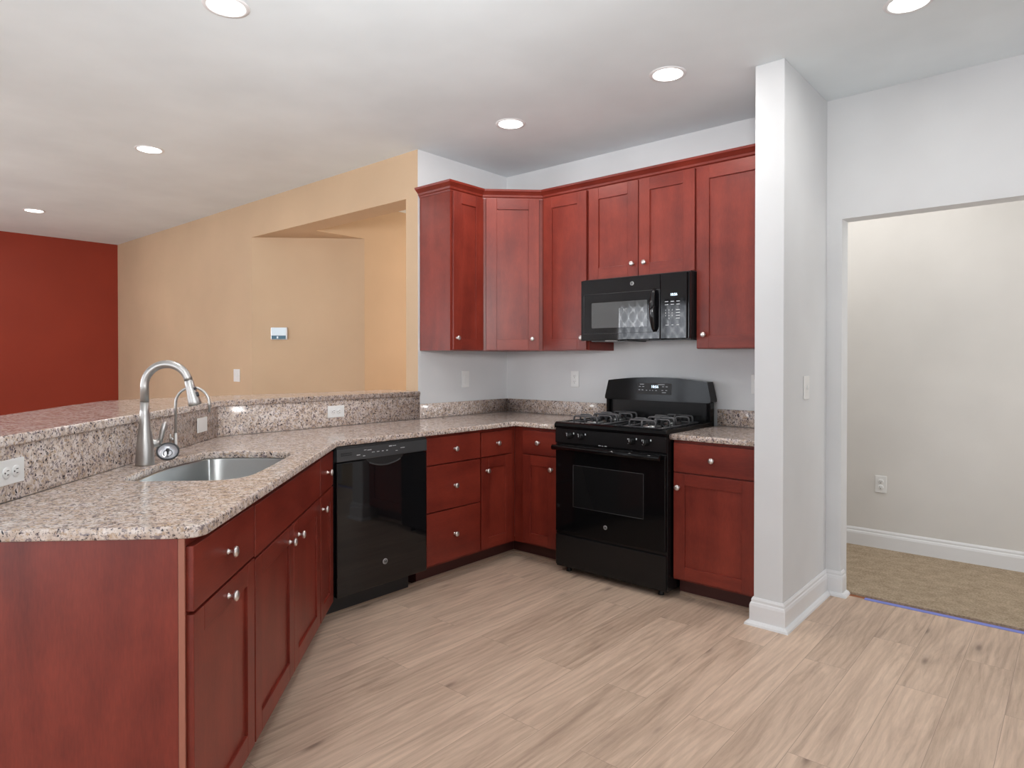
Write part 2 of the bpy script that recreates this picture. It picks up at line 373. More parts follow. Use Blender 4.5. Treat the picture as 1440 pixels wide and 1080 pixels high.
# baseboards and shoe mouldings
BB = [(0, 0), (.016, 0), (.016, .095), (.013, .108), (.009, .113), (.009, .124), (.004, .135), (0, .135)]
SH = [(.016, 0), (.036, 0), (.034, .010), (.027, .018), (.016, .022)]
def base(name, path, shoe=True):
    mb = MB('trim'); mb.extrude_profile(BB, path)
    if shoe: mb.extrude_profile(SH, path)
    return struct(mb.build(name))
base('baseboard_pillar', [(2.25, -.62), (2.25, -.679), (2.392, -.679), (2.392, WY0), (OP0, WY0), (OP0, WY1)][0:5] + [(OP0, WY0 + .06)])
base('baseboard_dining', [(1.25, 1.18), (4.95, 1.18)], False)
base('baseboard_right', [(OP1, WY0), (FX1, WY0)])
base('baseboard_red', [(FX0, FY0), (FX0, -.934)]); base('baseboard_tan', [(FX0, -.934), (-2.33, -.934)])

# painter's tape along the carpet edge
tag(MB('tape').box(2.585, 3.74, .046, .084, 0.0007, .0016).build('painters_tape'), 'strip of blue painter\'s tape on the floor along the carpet edge', 'tape')

# ------------------------------------------------------------------ knee wall, counters, backsplashes, bar
kw = [(0, -.936), (0, -2.352), K(1.70, -.688), K(1.70, -.81), (-.12, -2.402), (-.12, -.936)]
struct(MB('white').prism(kw, 0, 1.072).build('wall_knee'))
bar_out = [(-.12, -.94), (-.33, -.94), (-.36, -1.5), (-.42, -1.9), (-.46, -2.3), (-.455, -2.55), (-.40, -2.76), (-.141, -2.99), (.128, -3.19), (.346, -3.36), K(1.73, -1.10)]
bar = slab('bar_top', [(.031, -.94), (.031, -2.34), K(1.73, -.657)] + bar_out[::-1], 1.074, 1.107, 'granite', bev=.006)
tag(bar, 'raised granite bar top bending around the sink peninsula', 'bar top')
HOLE = []
for p in ((.39, -.505, .06), (.62, -.556, 0), (.90, -.545, 0), (1.02, -.525, 0), (1.068, -.47, 0), (1.072, -.30, 0), (1.062, -.18, 0), (1.00, -.125, 0), (.88, -.110, 0), (.60, -.108, 0), (.46, -.113, 0), (.385, -.17, 0), (.358, -.28, 0), (.352, -.40, 0), (.365, -.47, 0)): HOLE.append((p[0], p[1]))
def smooth_closed(P, n=5):
    out = []; N = len(P)
    for i in range(N):
        p0, p1, p2, p3 = (Vector(P[(i + k - 1) % N]) for k in range(4))
        for k in range(n):
            u = k / n; out.append(tuple(.5 * ((2 * p1) + (p2 - p0) * u + (2 * p0 - 5 * p1 + 4 * p2 - p3) * u * u + (3 * p1 - p0 - 3 * p2 + p3) * u ** 3)))
    return out
HS = smooth_closed(HOLE)
out = [(.02, -.02), (.995, -.02), (.995, -.651), (.665, -.651)]
out += [(.652, -.664), (.651, -2.03)]
for k in range(7):                                                   # rounded outer corner
    a = R(90 * k / 6); out.append(K(1.712 - .05 + .05 * math.sin(a), -.05 + .05 * math.cos(a)))
out += [K(1.712, -.668), (.02, -2.36)]
ct = slab('countertop', out, .884, .914, 'granite', [[K(a, b) for a, b in HS]], .005)
tag(ct, 'polished speckled granite countertop with sink cutout, running from peninsula to range', 'countertop')
ct2 = slab('countertop', [(1.77, -.02), (2.248, -.02), (2.248, -.651), (1.77, -.651)], .884, .914, 'granite', bev=.005)
tag(ct2, 'short granite countertop between the range and the white pillar', 'countertop')
def splash(label, poly, z1):
    o = slab('backsplash', poly, .915, z1, 'granite', bev=.0015); tag(o, label, 'backsplash'); return o
splash('low granite backsplash on the back wall left of the range', [(.021, -.001), (.99, -.001), (.99, -.02), (.021, -.02)], 1.016)
splash('low granite backsplash on the back wall right of the range', [(1.77, -.001), (2.248, -.001), (2.248, -.02), (1.77, -.02)], 1.016)
splash('low granite backsplash under the corner switch on the left wall', [(.001, -.001), (.02, -.001), (.02, -.932), (.001, -.932)], 1.016)
splash('tall granite backsplash under the bar behind the dishwasher counter', [(.001, -.935), (.02, -.935), (.02, -2.343), (.001, -2.352)], 1.0735)
splash('tall granite backsplash under the bar behind the sink', [(.001, -2.353), (.02, -2.344), K(1.70, -.668), K(1.70, -.687)], 1.0735)

# ------------------------------------------------------------------ cabinets (local: x right, -y out to the room, z up)
def knob_obj(parent, x, z, y=-.02):
    k = MB('knob'); k.lathe([(.0085, 0), (.0085, .002), (.0055, .004), (.0048, .013), (.0075, .016), (.0145, .0185), (.0158, .022), (.0145, .0265), (.009, .029), (.001, .030)], (0, 0, 0), (0, -1, 0), seg=20)
    return k.build('knob', parent, (x, y, z))
def shaker(parent, x0, x1, z0, z1, kx=None, kz=None, name='door', st=.066):
    m = MB('wv', 'wh'); T = .02; b = .0015
    w_, h = x1 - x0, z1 - z0
    m.box(0, st, -T, 0, 0, h, 'wv', b); m.box(w_ - st, w_, -T, 0, 0, h, 'wv', b)
    m.box(st, w_ - st, -T, 0, 0, st, 'wh', b); m.box(st, w_ - st, -T, 0, h - st, h, 'wh', b)
    m.box(st - .004, w_ - st + .004, -.011, -.004, st - .004, h - st + .004, 'wv')
    o = m.build(name, parent, (x0, 0, z0))
    if kx is not None: knob_obj(o, kx - x0, kz - z0)
    return o
def slabfront(parent, x0, x1, z0, z1, knob=True, name='drawer', kx=None):
    o = MB('wh').box(0, x1 - x0, -.02, 0, 0, z1 - z0, 'wh', .002).build(name, parent, (x0, 0, z0))
    if knob: knob_obj(o, (x1 - x0) / 2 if kx is None else kx - x0, (z1 - z0) / 2)
    return o
def body(parent, w_, d, z0, z1, toe=True):
    m = MB('wv'); t_ = .016
    m.box(0, t_, .002, d, z0, z1, 'wv'); m.box(w_ - t_, w_, .002, d, z0, z1, 'wv'); m.box(t_, w_ - t_, .004, d, z0, z0 + t_, 'wv'); m.box(t_, w_ - t_, d - .006, d, z0 + t_, z1, 'wv')
    if not toe: m.box(t_, w_ - t_, .004, d, z1 - t_, z1, 'wv')
    # face frame seen in the gaps
    m.box(.0005, w_ - .0005, 0, .004, z0, z1, 'wv')
    o = m.build('cabinet_body', parent)
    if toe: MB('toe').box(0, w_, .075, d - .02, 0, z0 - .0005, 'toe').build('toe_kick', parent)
    return o
ZB, ZT = .105, .8835
def base_cab(label, loc, rz, w_, d, fronts, group='lower cabinets'):
    c = thing('base_cabinet', label, 'cabinet', loc, rz, group); body(c, w_, d, ZB, ZT)
    for f in fronts:
        if f[0] == 'd': shaker(c, *f[1:])
        elif f[0] == 'f': slabfront(c, *f[1:], knob=False, name='false_front')
        else: slabfront(c, *f[1:])
    return c
FR = .606
# run A (back wall)
ca = base_cab('narrow cherry base cabinet with one drawer and door, left of the range', (FR, -FR, 0), 0, .385, .585, [('w', .086, .362, .708, .862), ('d', .086, .362, .120, .700, .330, .622)])
base_cab('cherry base cabinet with one drawer and door between range and pillar', (1.775, -FR, 0), 0, .473, .585, [('w', .008, .458, .708, .866), ('d', .008, .458, .120, .700, .038, .622)])
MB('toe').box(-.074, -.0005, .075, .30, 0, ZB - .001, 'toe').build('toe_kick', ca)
# run B (left wall): origin at left end, local x -> world +y
RB = R(90)
cb = base_cab('narrow cherry base cabinet in the inside corner, beside the three drawer stack', (FR, -.957, 0), RB, .350, .585, [('w', .006, .300, .708, .862), ('d', .006, .300, .120, .700, .052, .618)])
base_cab('cherry base cabinet with a stack of three drawers right of the dishwasher', (FR, -1.412, 0), RB, .4545, .585, [('w', .002, .449, .708, .868), ('w', .002, .449, .432, .701), ('w', .002, .449, .122, .425)])
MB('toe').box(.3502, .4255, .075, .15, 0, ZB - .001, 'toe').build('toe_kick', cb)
# run D (peninsula)
RD = R(135); OF = -.045
def dcab(label, s_left, w_, fronts): return base_cab(label, K(s_left, OF, 0), RD, w_, .60, fronts)
c = dcab('cherry base cabinet with drawer and door at the near end of the peninsula', 1.70, .4735, [('w', .004, .470, .700, .862), ('d', .004, .470, .098, .692, .2385, .655)])
MB('wv', 'edge').box(-.006, .0, .014, .640, 0, .8835, 'wv').box(-.006, .0, -.002, .013, 0, .8835, 'edge').build('end_panel', c)['label'] = 'plain reddish end panel with a lighter front edge'
dcab('wide cherry sink base cabinet with false front and two doors under the sink', 1.2255, .9465, [('f', .006, .940, .692, .858), ('d', .006, .4785, .098, .684, .412, .628), ('d', .4815, .940, .098, .684, .545, .622)])
dcab('narrowest cherry base cabinet with drawer and door left of the dishwasher', .278, .296, [('w', .006, .288, .692, .862), ('d', .006, .288, .098, .684, .042, .622)])
# shoe moulding at toe kicks
sm = MB('shoe'); P = [(0, 0), (.016, 0), (.014, .010), (.006, .017), (0, .018)]
sm.extrude_profile(P, [(2.245, -.53), (1.78, -.53)][::-1]); struct(sm.build('trim_2'))
sm = MB('shoe'); sm.extrude_profile(P, [K(1.69, -.12), K(-.045, -.12), (.531, -.531), (.985, -.531)]); struct(sm.build('trim_3'))

# upper cabinets
UF = .306; UZ0, UZ1 = 1.388, 2.462
def upper(label, loc, rz, w_, d, z0, doors, poly=None, group='upper cabinets'):
    c = thing('wall_cabinet', label, 'cabinet', (loc[0], loc[1], z0), rz, group)
    if poly:
        MB('wv').prism(poly, 0, UZ1 - z0).build('cabinet_body', c)
    else: body(c, w_, d, 0, UZ1 - z0, False)
    for x0, x1, kx in doors: shaker(c, x0, x1, .004, 2.452 - z0, kx, (1.471 if z0 < 1.5 else 1.929) - z0, st=.075)
    return c
upper('slim cherry wall cabinet on the left wall beside the tan opening', (UF, -.918, 0), RB, .306, .303, UZ0, [(.014, .302, .043)])
DW = .43
upper('diagonal cherry corner wall cabinet above the inside corner', (UF, -.612, 0), R(45), DW, 0, UZ0, [(.030, .402, .352)],
      [(.001, 0), (.431, 0), (.431 + .212, .215), (.216, .645), (-.214, .215)])
upper('cherry wall cabinet between corner cabinet and microwave', (.612, -UF, 0), 0, .392, .303, UZ0, [(.016, .380, .350)])
upper('short two door cherry wall cabinet above the microwave', (1.0045, -UF, 0), 0, .765, .303, 1.848, [(.008, .378, .342), (.384, .756, .428)])
upper('cherry wall cabinet between microwave and white pillar', (1.770, -UF, 0), 0, .478, .303, UZ0, [(.005, .465, .053)])
CR = [(0, 2.448), (.004, 2.448), (.006, 2.458), (.014, 2.464), (.018, 2.476), (.036, 2.492), (.044, 2.498), (.048, 2.510), (0, 2.510)]
cr = MB('wh'); cr.extrude_profile(CR, [(2.249, -UF), (.612, -UF), (UF, -.612), (UF, -.9185), (.002, -.9185)][::-1])
tag(cr.build('crown_moulding'), 'dark cherry crown moulding along the tops of the wall cabinets', 'moulding')

# ------------------------------------------------------------------ badge
def badge(parent, x, y, z, r=.013):
    b = MB('badge', 'blackp'); b.lathe([(r, 0), (r, .0015), (r * .86, .0022), (r * .84, .0012)], (0, 0, 0), (0, -1, 0), 'badge', 28, cap=False)
    b.lathe([(r * .85, .0008), (.0001, .0009)], (0, 0, 0), (0, -1, 0), 'badge', 28)
    b.tube([(math.cos(a) * r * .66, -.0018, math.sin(a) * r * .66) for a in [2 * PI * k / 24 for k in range(24)]], r * .05, 'blackp', 6, True)
    o = b.build('badge', parent, (x, y, z)); text_mesh('monogram', 'GE', r * .95, 'blackp', o, (0, -.0018, 0), (R(90), 0, 0), .0005, .0003)
    return o
def dashes(mb, items, y=0):
    for x, z, w_, h in items: mb.box(x - w_ / 2, x + w_ / 2, y - .0006, y + .0004, z - h / 2, z + h / 2, 'legend')

# ------------------------------------------------------------------ dishwasher (local frame like cabinets, origin left end)
dw = thing('dishwasher', 'glossy black built-in dishwasher under the countertop between drawers and sink run', 'dishwasher', (.606, -2.026, 0), RB)
MB('matte').box(-.012, .612, .006, .56, .10, .880).build('tub', dw)
m = MB('black'); m.box(.004, .610, -.026, .004, .106, .796, 'black', .006, 3)
m.build('door', dw)
m = MB('panel'); m.box(.004, .610, -.028, .004, .800, .868, 'panel', .004, 2)
m.box(.004, .610, -.020, .004, .868, .878, 'panel', .002)
dashes(m, [(.135, .826, .022, .004), (.17, .818, .014, .003), (.178, .848, .016, .003), (.205, .846, .026, .0035), (.23, .832, .018, .003), (.262, .832, .016, .003), (.293, .832, .012, .004), (.322, .832, .010, .004), (.345, .853, .02, .005), (.372, .853, .024, .003), (.388, .824, .014, .003), (.43, .836, .03, .004)], y=-.0281)
cp = m.build('control_panel', dw)
mv = MB('matte')
mv.box(.028, .030, -.0286, -.0275, .828, .846)
for z in (.842, .832): mv.box(.029, .094, -.0288, -.0275, z - .0022, z + .0022)
mv.build('vent', cp)
hp = MB('matte', 'black'); pts = [(.180 + .26 * k / 20, .802 - .046 * math.sin(PI * k / 20) ** .55) for k in range(21)]
V = [hp.bm.verts.new((x, -.0268, z)) for x, z in pts]; f_ = hp.bm.faces.new(V); f_.material_index = 0
hp.tube([(x, -.0275, z) for x, z in pts[2:-2]], .0035, 'panel', 8)
hp.build('handle', dw)['label'] = 'scooped pocket handle with a curved lip'
MB('matte').box(-.02, .532, .045, .055, .012, .100, 'matte', .003).build('toe_kick', dw)
badge(dw, .309, -.0262, .229, .0155)

# ------------------------------------------------------------------ microwave (world-aligned; origin at front lower left)
mw = thing('microwave', 'black over-the-range microwave hood under the short wall cabinet', 'microwave', (1.0065, -.385, 1.447))
MB('matte').box(.002, .757, .003, .384, .004, .398, 'matte', .002).build('housing', mw)
m = MB('black'); m.box(0, .572, -.022, .002, 0, .392, 'black', .005, 3)
dr = m.build('door', mw)
m = MB('blackp'); 
fr = [(.024, .045), (.572, .045), (.572, .298), (.024, .298)]
for (a, b), (c_, d_) in zip(fr, fr[1:] + fr[:1]):
    if a == .572 and c_ == .572: continue
    m.tube([(a, -.0225, b), (c_, -.0225, d_)], .0012, 'panel', 6)
m.build('door_bezel', dr)
m = MB('mwglass'); V = [m.bm.verts.new((x, -.0226, z)) for x, z in rrect(.084, .488, .080, .242, .006, 3)]; m.bm.faces.new(V); m.build('window', dr)
m = MB('black'); P_ = []
for k in range(17):
    u = k / 16; P_.append((.540, -.026 - .030 * math.sin(PI * u) ** .6, .050 + .250 * u))
m.tube(P_, [.010 + .009 * math.sin(PI * k / 16) ** .7 for k in range(17)], 'black', 14)
hd = m.build('handle', dr)
m = MB('black'); m.box(.5745, .745, -.022, .002, 0, .392, 'black', .005, 3); m.box(.7455, .759, -.012, .012, 0, .392, 'black', .005, 2)
it = [(.617 + .037 * i, .222 - .018 * j, .022, .0035) for i in range(3) for j in range(2)]
it += [(.62, .083, .018, .004), (.655, .083, .012, .004), (.69, .083, .014, .004)]
dashes(m, it, -.0219)
dashes(m, [(.690, .171 - .0165 * j, .024, .004) for j in range(4)], -.0219)
pn = m.build('control_panel', mw)
text_mesh('clock_digits', '10:56', .021, 'lcd', pn, (.663, -.0226, .262), (R(90), 0, 0), .0003, .0003)
for k, ch in enumerate('1234567890'):
    text_mesh('keypad_digit', ch, .013, 'legend', pn, (.611 + .0215 * (k % 3), -.0224, .171 - .0165 * (k // 3)) if k < 9 else (.6325, -.0224, .1215), (R(90), 0, 0), .0002, .0002)
badge(mw, .382, -.0222, .348, .0125)
MB('panel').box(.03, .30, .06, .30, -.004, .004, 'panel').build('grease_filter', mw)
MB('panel').box(.45, .73, .06, .30, -.004, .004, 'panel').build('grease_filter', mw)
MB('plate').box(.16, .235, .02, .05, -.003, .003, 'plate').build('cooktop_light', mw)

# ------------------------------------------------------------------ range
rg = thing('range', 'glossy black freestanding gas range between the base cabinets', 'stove', (1.0, -.66, 0))
MB('blackp').box(0, .765, .0, .635, .035, .900, 'blackp', .003).build('range_body', rg)
m = MB('blackr')                                                        # storage drawer
m.box(.004, .761, -.014, .001, .047, .238, 'blackp', .004, 2); m.build('drawer', rg)
m = MB('blackr'); m.box(.004, .761, -.018, .001, .258, .800, 'blackr', .006, 3); dr = m.build('oven_door', rg)
m = MB('glass'); V = [m.bm.verts.new((x, -.0185, z)) for x, z in rrect(.140, .625, .425, .680, .012, 3)]; m.bm.faces.new(V)
for a, b in (((.140, .425), (.140, .680)), ((.140, .680), (.625, .680)), ((.625, .680), (.625, .425)), ((.625, .425), (.140, .425))): m.tube([(a[0], -.0186, a[1]), (b[0], -.0186, b[1])], .0012, 'panel', 6)
m.build('window', dr)
m = MB('blackr'); m.tube([(.004, -.048, .783), (.744, -.048, .783)], .0165, 'blackr', 18)
m.box(.010, .040, -.045, -.012, .768, .798, 'blackr', .003); m.box(.710, .740, -.045, -.012, .768, .798, 'blackr', .003)
m.build('handle', dr)
badge(dr, .372, -.0182, .335, .0125)
m = MB('blackp'); prof = [(-.006, .806), (-.016, .812), (-.014, .898), (.0, .900), (.0, .806)]
V0 = [m.bm.verts.new((.002, y, z)) for y, z in prof]; V1 = [m.bm.verts.new((.763, y, z)) for y, z in prof]
for k in range(5): m.bm.faces.new([V0[k], V0[(k + 1) % 5], V1[(k + 1) % 5], V1[k]])
m.bm.faces.new(V0); m.bm.faces.new(V1[::-1]); 
dashes(m, [(.33, .8145, .018, .003), (.35, .8135, .010, .003), (.372, .8145, .016, .003)], y=-.0158)
for x in (.112, .198, .548, .640):
    dashes(m, [(x - .0265, .866, .004, .014), (x - .022, .845, .007, .003), (x + .029, .873, .007, .010)], y=-.0152)
cpn = m.build('knob_panel', rg)
for x in (.112, .198, .548, .640):
    k = MB('blackp', 'badge'); k.lathe([(.021, 0), (.021, .006), (.017, .009), (.0155, .024), (.013, .027), (.001, .0275)], (0, 0, 0), (0, -1, 0), 'blackp', 22)
    k.box(-.0045, .0045, -.031, -.006, -.019, .019, 'blackp', .002); k.box(-.001, .001, -.0318, -.0305, -.002, .017, 'legend')
    ko = k.build('burner_knob', rg, (x, -.0155, .860))
# cooktop with rounded front edge
m = MB('blackr'); prof = [(-.022, .902), (-.024, .915), (-.018, .930), (-.004, .938), (.03, .938), (.04, .930), (.55, .930), (.55, .902)]
V0 = [m.bm.verts.new((-.001, y, z)) for y, z in prof]; V1 = [m.bm.verts.new((.766, y, z)) for y, z in prof]; n_ = len(prof)
for k in range(n_): q = m.bm.faces.new([V0[k], V0[(k + 1) % n_], V1[(k + 1) % n_], V1[k]])
m.bm.faces.new(V0); m.bm.faces.new(V1[::-1]); m.box(-.001, .022, .02, .55, .930, .9385, 'blackr', .003); m.box(.743, .766, .02, .55, .930, .9385, 'blackr', .003)
ctp = m.build('cooktop', rg)
for bx_, by_ in ((.185, .16), (.185, .42), (.58, .16), (.58, .42)):
    b = MB('matte', 'badge'); b.lathe([(.055, 0), (.052, .006), (.036, .008), (.034, .016)], (0, 0, 0), (0, 0, 1), 'steel', 24); b.lathe([(.036, .016), (.036, .022), (.030, .026), (.001, .027)], (0, 0, 0), (0, 0, 1), 'matte', 24)
    b.build('burner', rg, (bx_, by_, .931))
def grate(x0, x1, y0, y1):
    m = MB('iron'); r_ = .0056; zt = .976; zb = .934; cx_ = (x0 + x1) / 2
    for yy in (y0, y1): m.tube([(x0, yy, zb), (x1, yy, zb)], r_, 'iron', 8)
    for xx in (x0, x1): m.tube([(xx, y0, zb), (xx, y1, zb)], r_, 'iron', 8)
    ym = (y0 + y1) / 2
    def loop(pa, pb):                                                  # an inverted U finger
        a = Vector((*pa, zb)); b = Vector((*pb, zb)); h = zt - zb; d_ = (b - a); L = d_.length; d_.normalize(); q = .014
        pts = [a, a + Vector((0, 0, h - q))] + [a + d_ * (q - q * math.cos(t_)) + Vector((0, 0, h - q + q * math.sin(t_))) for t_ in (R(30), R(60), R(90))]
        pts += [b - d_ * (q - q * math.cos(t_)) + Vector((0, 0, h - q + q * math.sin(t_))) for t_ in (R(90), R(60), R(30))] + [b + Vector((0, 0, h - q)), b]
        m.tube(pts, r_, 'iron', 8)
    for (ya, yb) in ((y0, ym), (ym, y1)):
        yc = (ya + yb) / 2
        loop((cx_, ya + .006), (cx_, ya + .085)); loop((cx_, yb - .085), (cx_, yb - .006)); loop((x0 + .03, ya + .012), (x1 - .03, ya + .012)); loop((x0 + .03, yb - .012), (x1 - .03, yb - .012))
        loop((x0, yc), (x0 + .085, yc)); loop((x1 - .085, yc), (x1, yc))
    m.build('grate', rg)
grate(.070, .300, .035, .525); grate(.465, .695, .035, .525)
# backguard
TL = .05
m = MB('blackr'); N = 24; top = []
for k in range(N + 1):
    u = k / N; x = .028 + .714 * u; top.append((x, 1.186 + .024 * (1 - (2 * u - 1) ** 2)))
ring = [(.004, 1.062), (.004, 1.078)] + top + [(.768, 1.078), (.768, 1.062), (.755, 1.056), (.016, 1.056)]
fr_ = [m.bm.verts.new((x, .545 + (z - 1.056) * TL, z)) for x, z in ring]; bk_ = [m.bm.verts.new((x, .638, z)) for x, z in ring]
m.bm.faces.new(fr_); m.bm.faces.new(bk_[::-1])
for k in range(len(ring)): j = (k + 1) % len(ring); q = m.bm.faces.new([fr_[k], fr_[j], bk_[j], bk_[k]])
bg = m.build('backguard', rg)
m = MB('blackp'); m.box(.018, .752, .578, .637, .902, 1.058, 'blackp', .004); m.box(.010, .034, .552, .60, .932, 1.058, 'blackr', .006); m.box(.736, .764, .552, .60, .932, 1.058, 'blackr', .006)
m.build('vent_riser', rg)
m = MB('matte'); V = [m.bm.verts.new((x, .545 + (z - 1.056) * TL - .0008, z)) for x, z in rrect(.255, .505, 1.098, 1.172, .006, 3)]; m.bm.faces.new(V)
mb = m; yb_ = lambda z: .545 + (z - 1.056) * TL - .0014
for x, z, w_ in ((.275, 1.148, .014), (.30, 1.148, .014), (.445, 1.150, .014), (.47, 1.150, .014), (.272, 1.126, .012), (.295, 1.126, .012), (.325, 1.124, .010), (.35, 1.124, .006), (.37, 1.124, .006), (.395, 1.124, .010), (.44, 1.126, .012), (.468, 1.126, .012), (.452, 1.112, .028), (.29, 1.163, .03), (.43, 1.163, .05)):
    mb.box(x - w_ / 2, x + w_ / 2, yb_(z) - .0006, yb_(z) + .0004, z - .0016, z + .0016, 'legend')
dp = m.build('display_panel', bg); tilt = (R(90) - math.atan(TL) * 1, 0, 0)
text_mesh('clock_digits', '10:56', .024, 'lcd', dp, (.385, yb_(1.148), 1.148), (R(90 - 2.9), 0, 0), .0003, .0004)
for x in (.06, .70):
    for y in (.05, .56): MB('matte').lathe([(.018, 0), (.014, .012), (.012, .036)], (x, y, .0), (0, 0, 1), 'matte', 12).build('levelling_foot', rg)

# ------------------------------------------------------------------ sink
sk = MB('steel'); n_ = len(HS); cxs, cys = .71, -.33
def ring(scale, z): return [sk.bm.verts.new(K(cxs + (a - cxs) * scale[0], cys + (b - cys) * scale[1], z)) for a, b in HS]
levels = [((1.06, 1.08), .8832), ((1.012, 1.016), .8832), ((1.008, 1.012), .878), ((.985, .98), .74), ((.965, .95), .715), ((.92, .90), .699), ((.80, .75), .694), ((.15, .15), .688)]
rs = [ring(*l) for l in levels]
ou = [((.15, .15), .684), ((.80, .75), .690), ((.925, .905), .695), ((.975, .96), .712), ((.995, .99), .74), ((1.018, 1.022), .875), ((1.06, 1.08), .880)]
rs += [ring(*l) for l in ou]
for a, b in zip(rs, rs[1:] + rs[:1]):
    for k in range(n_): q = sk.bm.faces.new([a[k], a[(k + 1) % n_], b[(k + 1) % n_], b[k]]); q.smooth = True
sko = sk.build('sink'); tag(sko, 'undermount stainless steel sink bowl below the granite counter', 'sink')
d_ = MB('nickel'); d_.lathe([(.055, .002), (.052, .006), (.040, .003), (.002, .001)], K(.71, -.33, .689), (0, 0, 1), 'nickel', 24); d_.build('drain', sko)

# ------------------------------------------------------------------ faucets and strainer
FS, FO = .722, -.598
def kp(s, o, z): return K(FS + s, FO + o, z)
fc = thing('faucet', 'tall brushed nickel pull-down faucet with arched spout behind the sink', 'faucet', (0, 0, 0))
fc.location = kp(0, 0, .914)
def L(s, o, z): a = kp(s, o, z); b = kp(0, 0, .914); return (a[0] - b[0], a[1] - b[1], a[2] - b[2])
m = MB('nickel'); m.lathe([(.0335, 0), (.0335, .006), (.0325, .03), (.0305, .075), (.026, .115), (.0205, .160), (.0175, .20), (.0162, .245)], (0, 0, 0), (0, 0, 1), 'nickel', 32); m.build('faucet_body', fc)
ARC = .084; ZA = 1.222; P_ = [L(0, 0, .914 + .2455), L(0, 0, ZA)]
for k in range(1, 25):
    a = R(165 * k / 24); P_.append(L(0, ARC - ARC * math.cos(a), ZA + ARC * math.sin(a)))
m = MB('nickel'); m.tube(P_, .0155, 'nickel', 24); m.build('spout', fc)
a = R(165); e = Vector((ARC - ARC * math.cos(a), ZA + ARC * math.sin(a))); dd = Vector((math.sin(a), math.cos(a)))
HP = [e + dd * x for x in (.001, .004, .03, .06, .085, .098, .102)]
m = MB('nickel'); m.tube([L(0, p.x, p.y) for p in HP], [.0152, .0168, .0178, .0205, .0235, .0245, .021], 'nickel', 24)
hd = m.build('spray_head', fc)
m = MB('rubber'); 
for x, h in ((.038, .009), (.062, .017)):
    p = e + dd * x; nn = Vector((dd.y, -dd.x)) * -1; rad = .0165 + (x - .03) * .11
    ctr = p + nn * (rad)
    # buttons sit on the room side and slightly towards the camera
    m.tube([L(.006, (ctr - dd * h * .5).x, (ctr - dd * h * .5).y), L(.006, (ctr + dd * h * .5).x, (ctr + dd * h * .5).y)], .0062, 'rubber', 10)
m.build('spray_button', hd)
m = MB('nickel'); m.tube([L(-.015, .004, 1.000), L(-.035, .022, .992), L(-.043, .034, .998)], [.018, .0165, .015], 'nickel', 16)
m.tube([L(-.043, .034, .992), L(-.046, .040, 1.012), L(-.048, .045, 1.04), L(-.050, .052, 1.066), L(-.051, .055, 1.078)], [.009, .0085, .0105, .0098, .004], 'nickel', 14)
m.build('handle', fc)['label'] = 'curved lever handle on the side'

F2S, F2O = .474, -.588
f2 = thing('filter_faucet', 'slim brushed nickel filtered water tap with thin arched spout', 'faucet', K(F2S, F2O, .914))
def L2(s, o, z): a = K(F2S + s, F2O + o); b = K(F2S, F2O); return (a[0] - b[0], a[1] - b[1], z - .914)
m = MB('nickel'); m.lathe([(.016, 0), (.015, .005), (.0095, .008), (.009, .095), (.006, .098)], (0, 0, 0), (0, 0, 1), 'nickel', 20); m.build('faucet_body', f2)
A2 = .070; Z2 = 1.136; P_ = [L2(0, 0, 1.01), L2(0, 0, Z2)] + [L2(0, A2 - A2 * math.cos(R(180 * k / 20)), Z2 + A2 * math.sin(R(180 * k / 20))) for k in range(1, 21)] + [L2(0, 2 * A2, 1.10)]
m = MB('nickel'); m.tube(P_, .0056, 'nickel', 14); m.build('spout', f2)
m = MB('nickel'); m.tube([L2(0, -.004, .985), L2(.004, -.022, .985)], .0075, 'nickel', 12); m.tube([L2(.004, -.020, .965), L2(.004, -.020, 1.008)], .0055, 'nickel', 12); m.build('handle', f2)

st = thing('sink_strainer', 'round sink strainer with dark rim leaning against the slim tap', 'strainer')
c0 = Vector(K(.585, -.572, .914 + .034)); nrm = (Vector((3.485, -3.95, 1.9)) - c0).normalized(); nrm = (nrm + Vector((0, 0, .55))).normalized()
st.location = c0; st.rotation_euler = nrm.to_track_quat('Z', 'Y').to_euler()
m = MB('rubber'); m.lathe([(.036, -.003), (.0425, -.002), (.0435, .002), (.041, .004), (.036, .001)], (0, 0, 0), (0, 0, 1), 'rubber', 32, cap=False); m.build('rim', st)
m = MB('mesh'); m.lathe([(.037, .0), (.030, -.010), (.022, -.013), (.001, -.013)], (0, 0, 0), (0, 0, 1), 'mesh', 32, cap=False)
m.tube([(.016 * math.cos(k * PI / 12), .016 * math.sin(k * PI / 12), -.0105) for k in range(24)], .0012, 'rubber', 6, True); m.build('basket', st)
m = MB('rubber'); m.lathe([(.004, -.013), (.004, .006), (.008, .008), (.007, .013), (.001, .014)], (0, 0, 0), (0, 0, 1), 'rubber', 16); m.build('stopper_post', st)

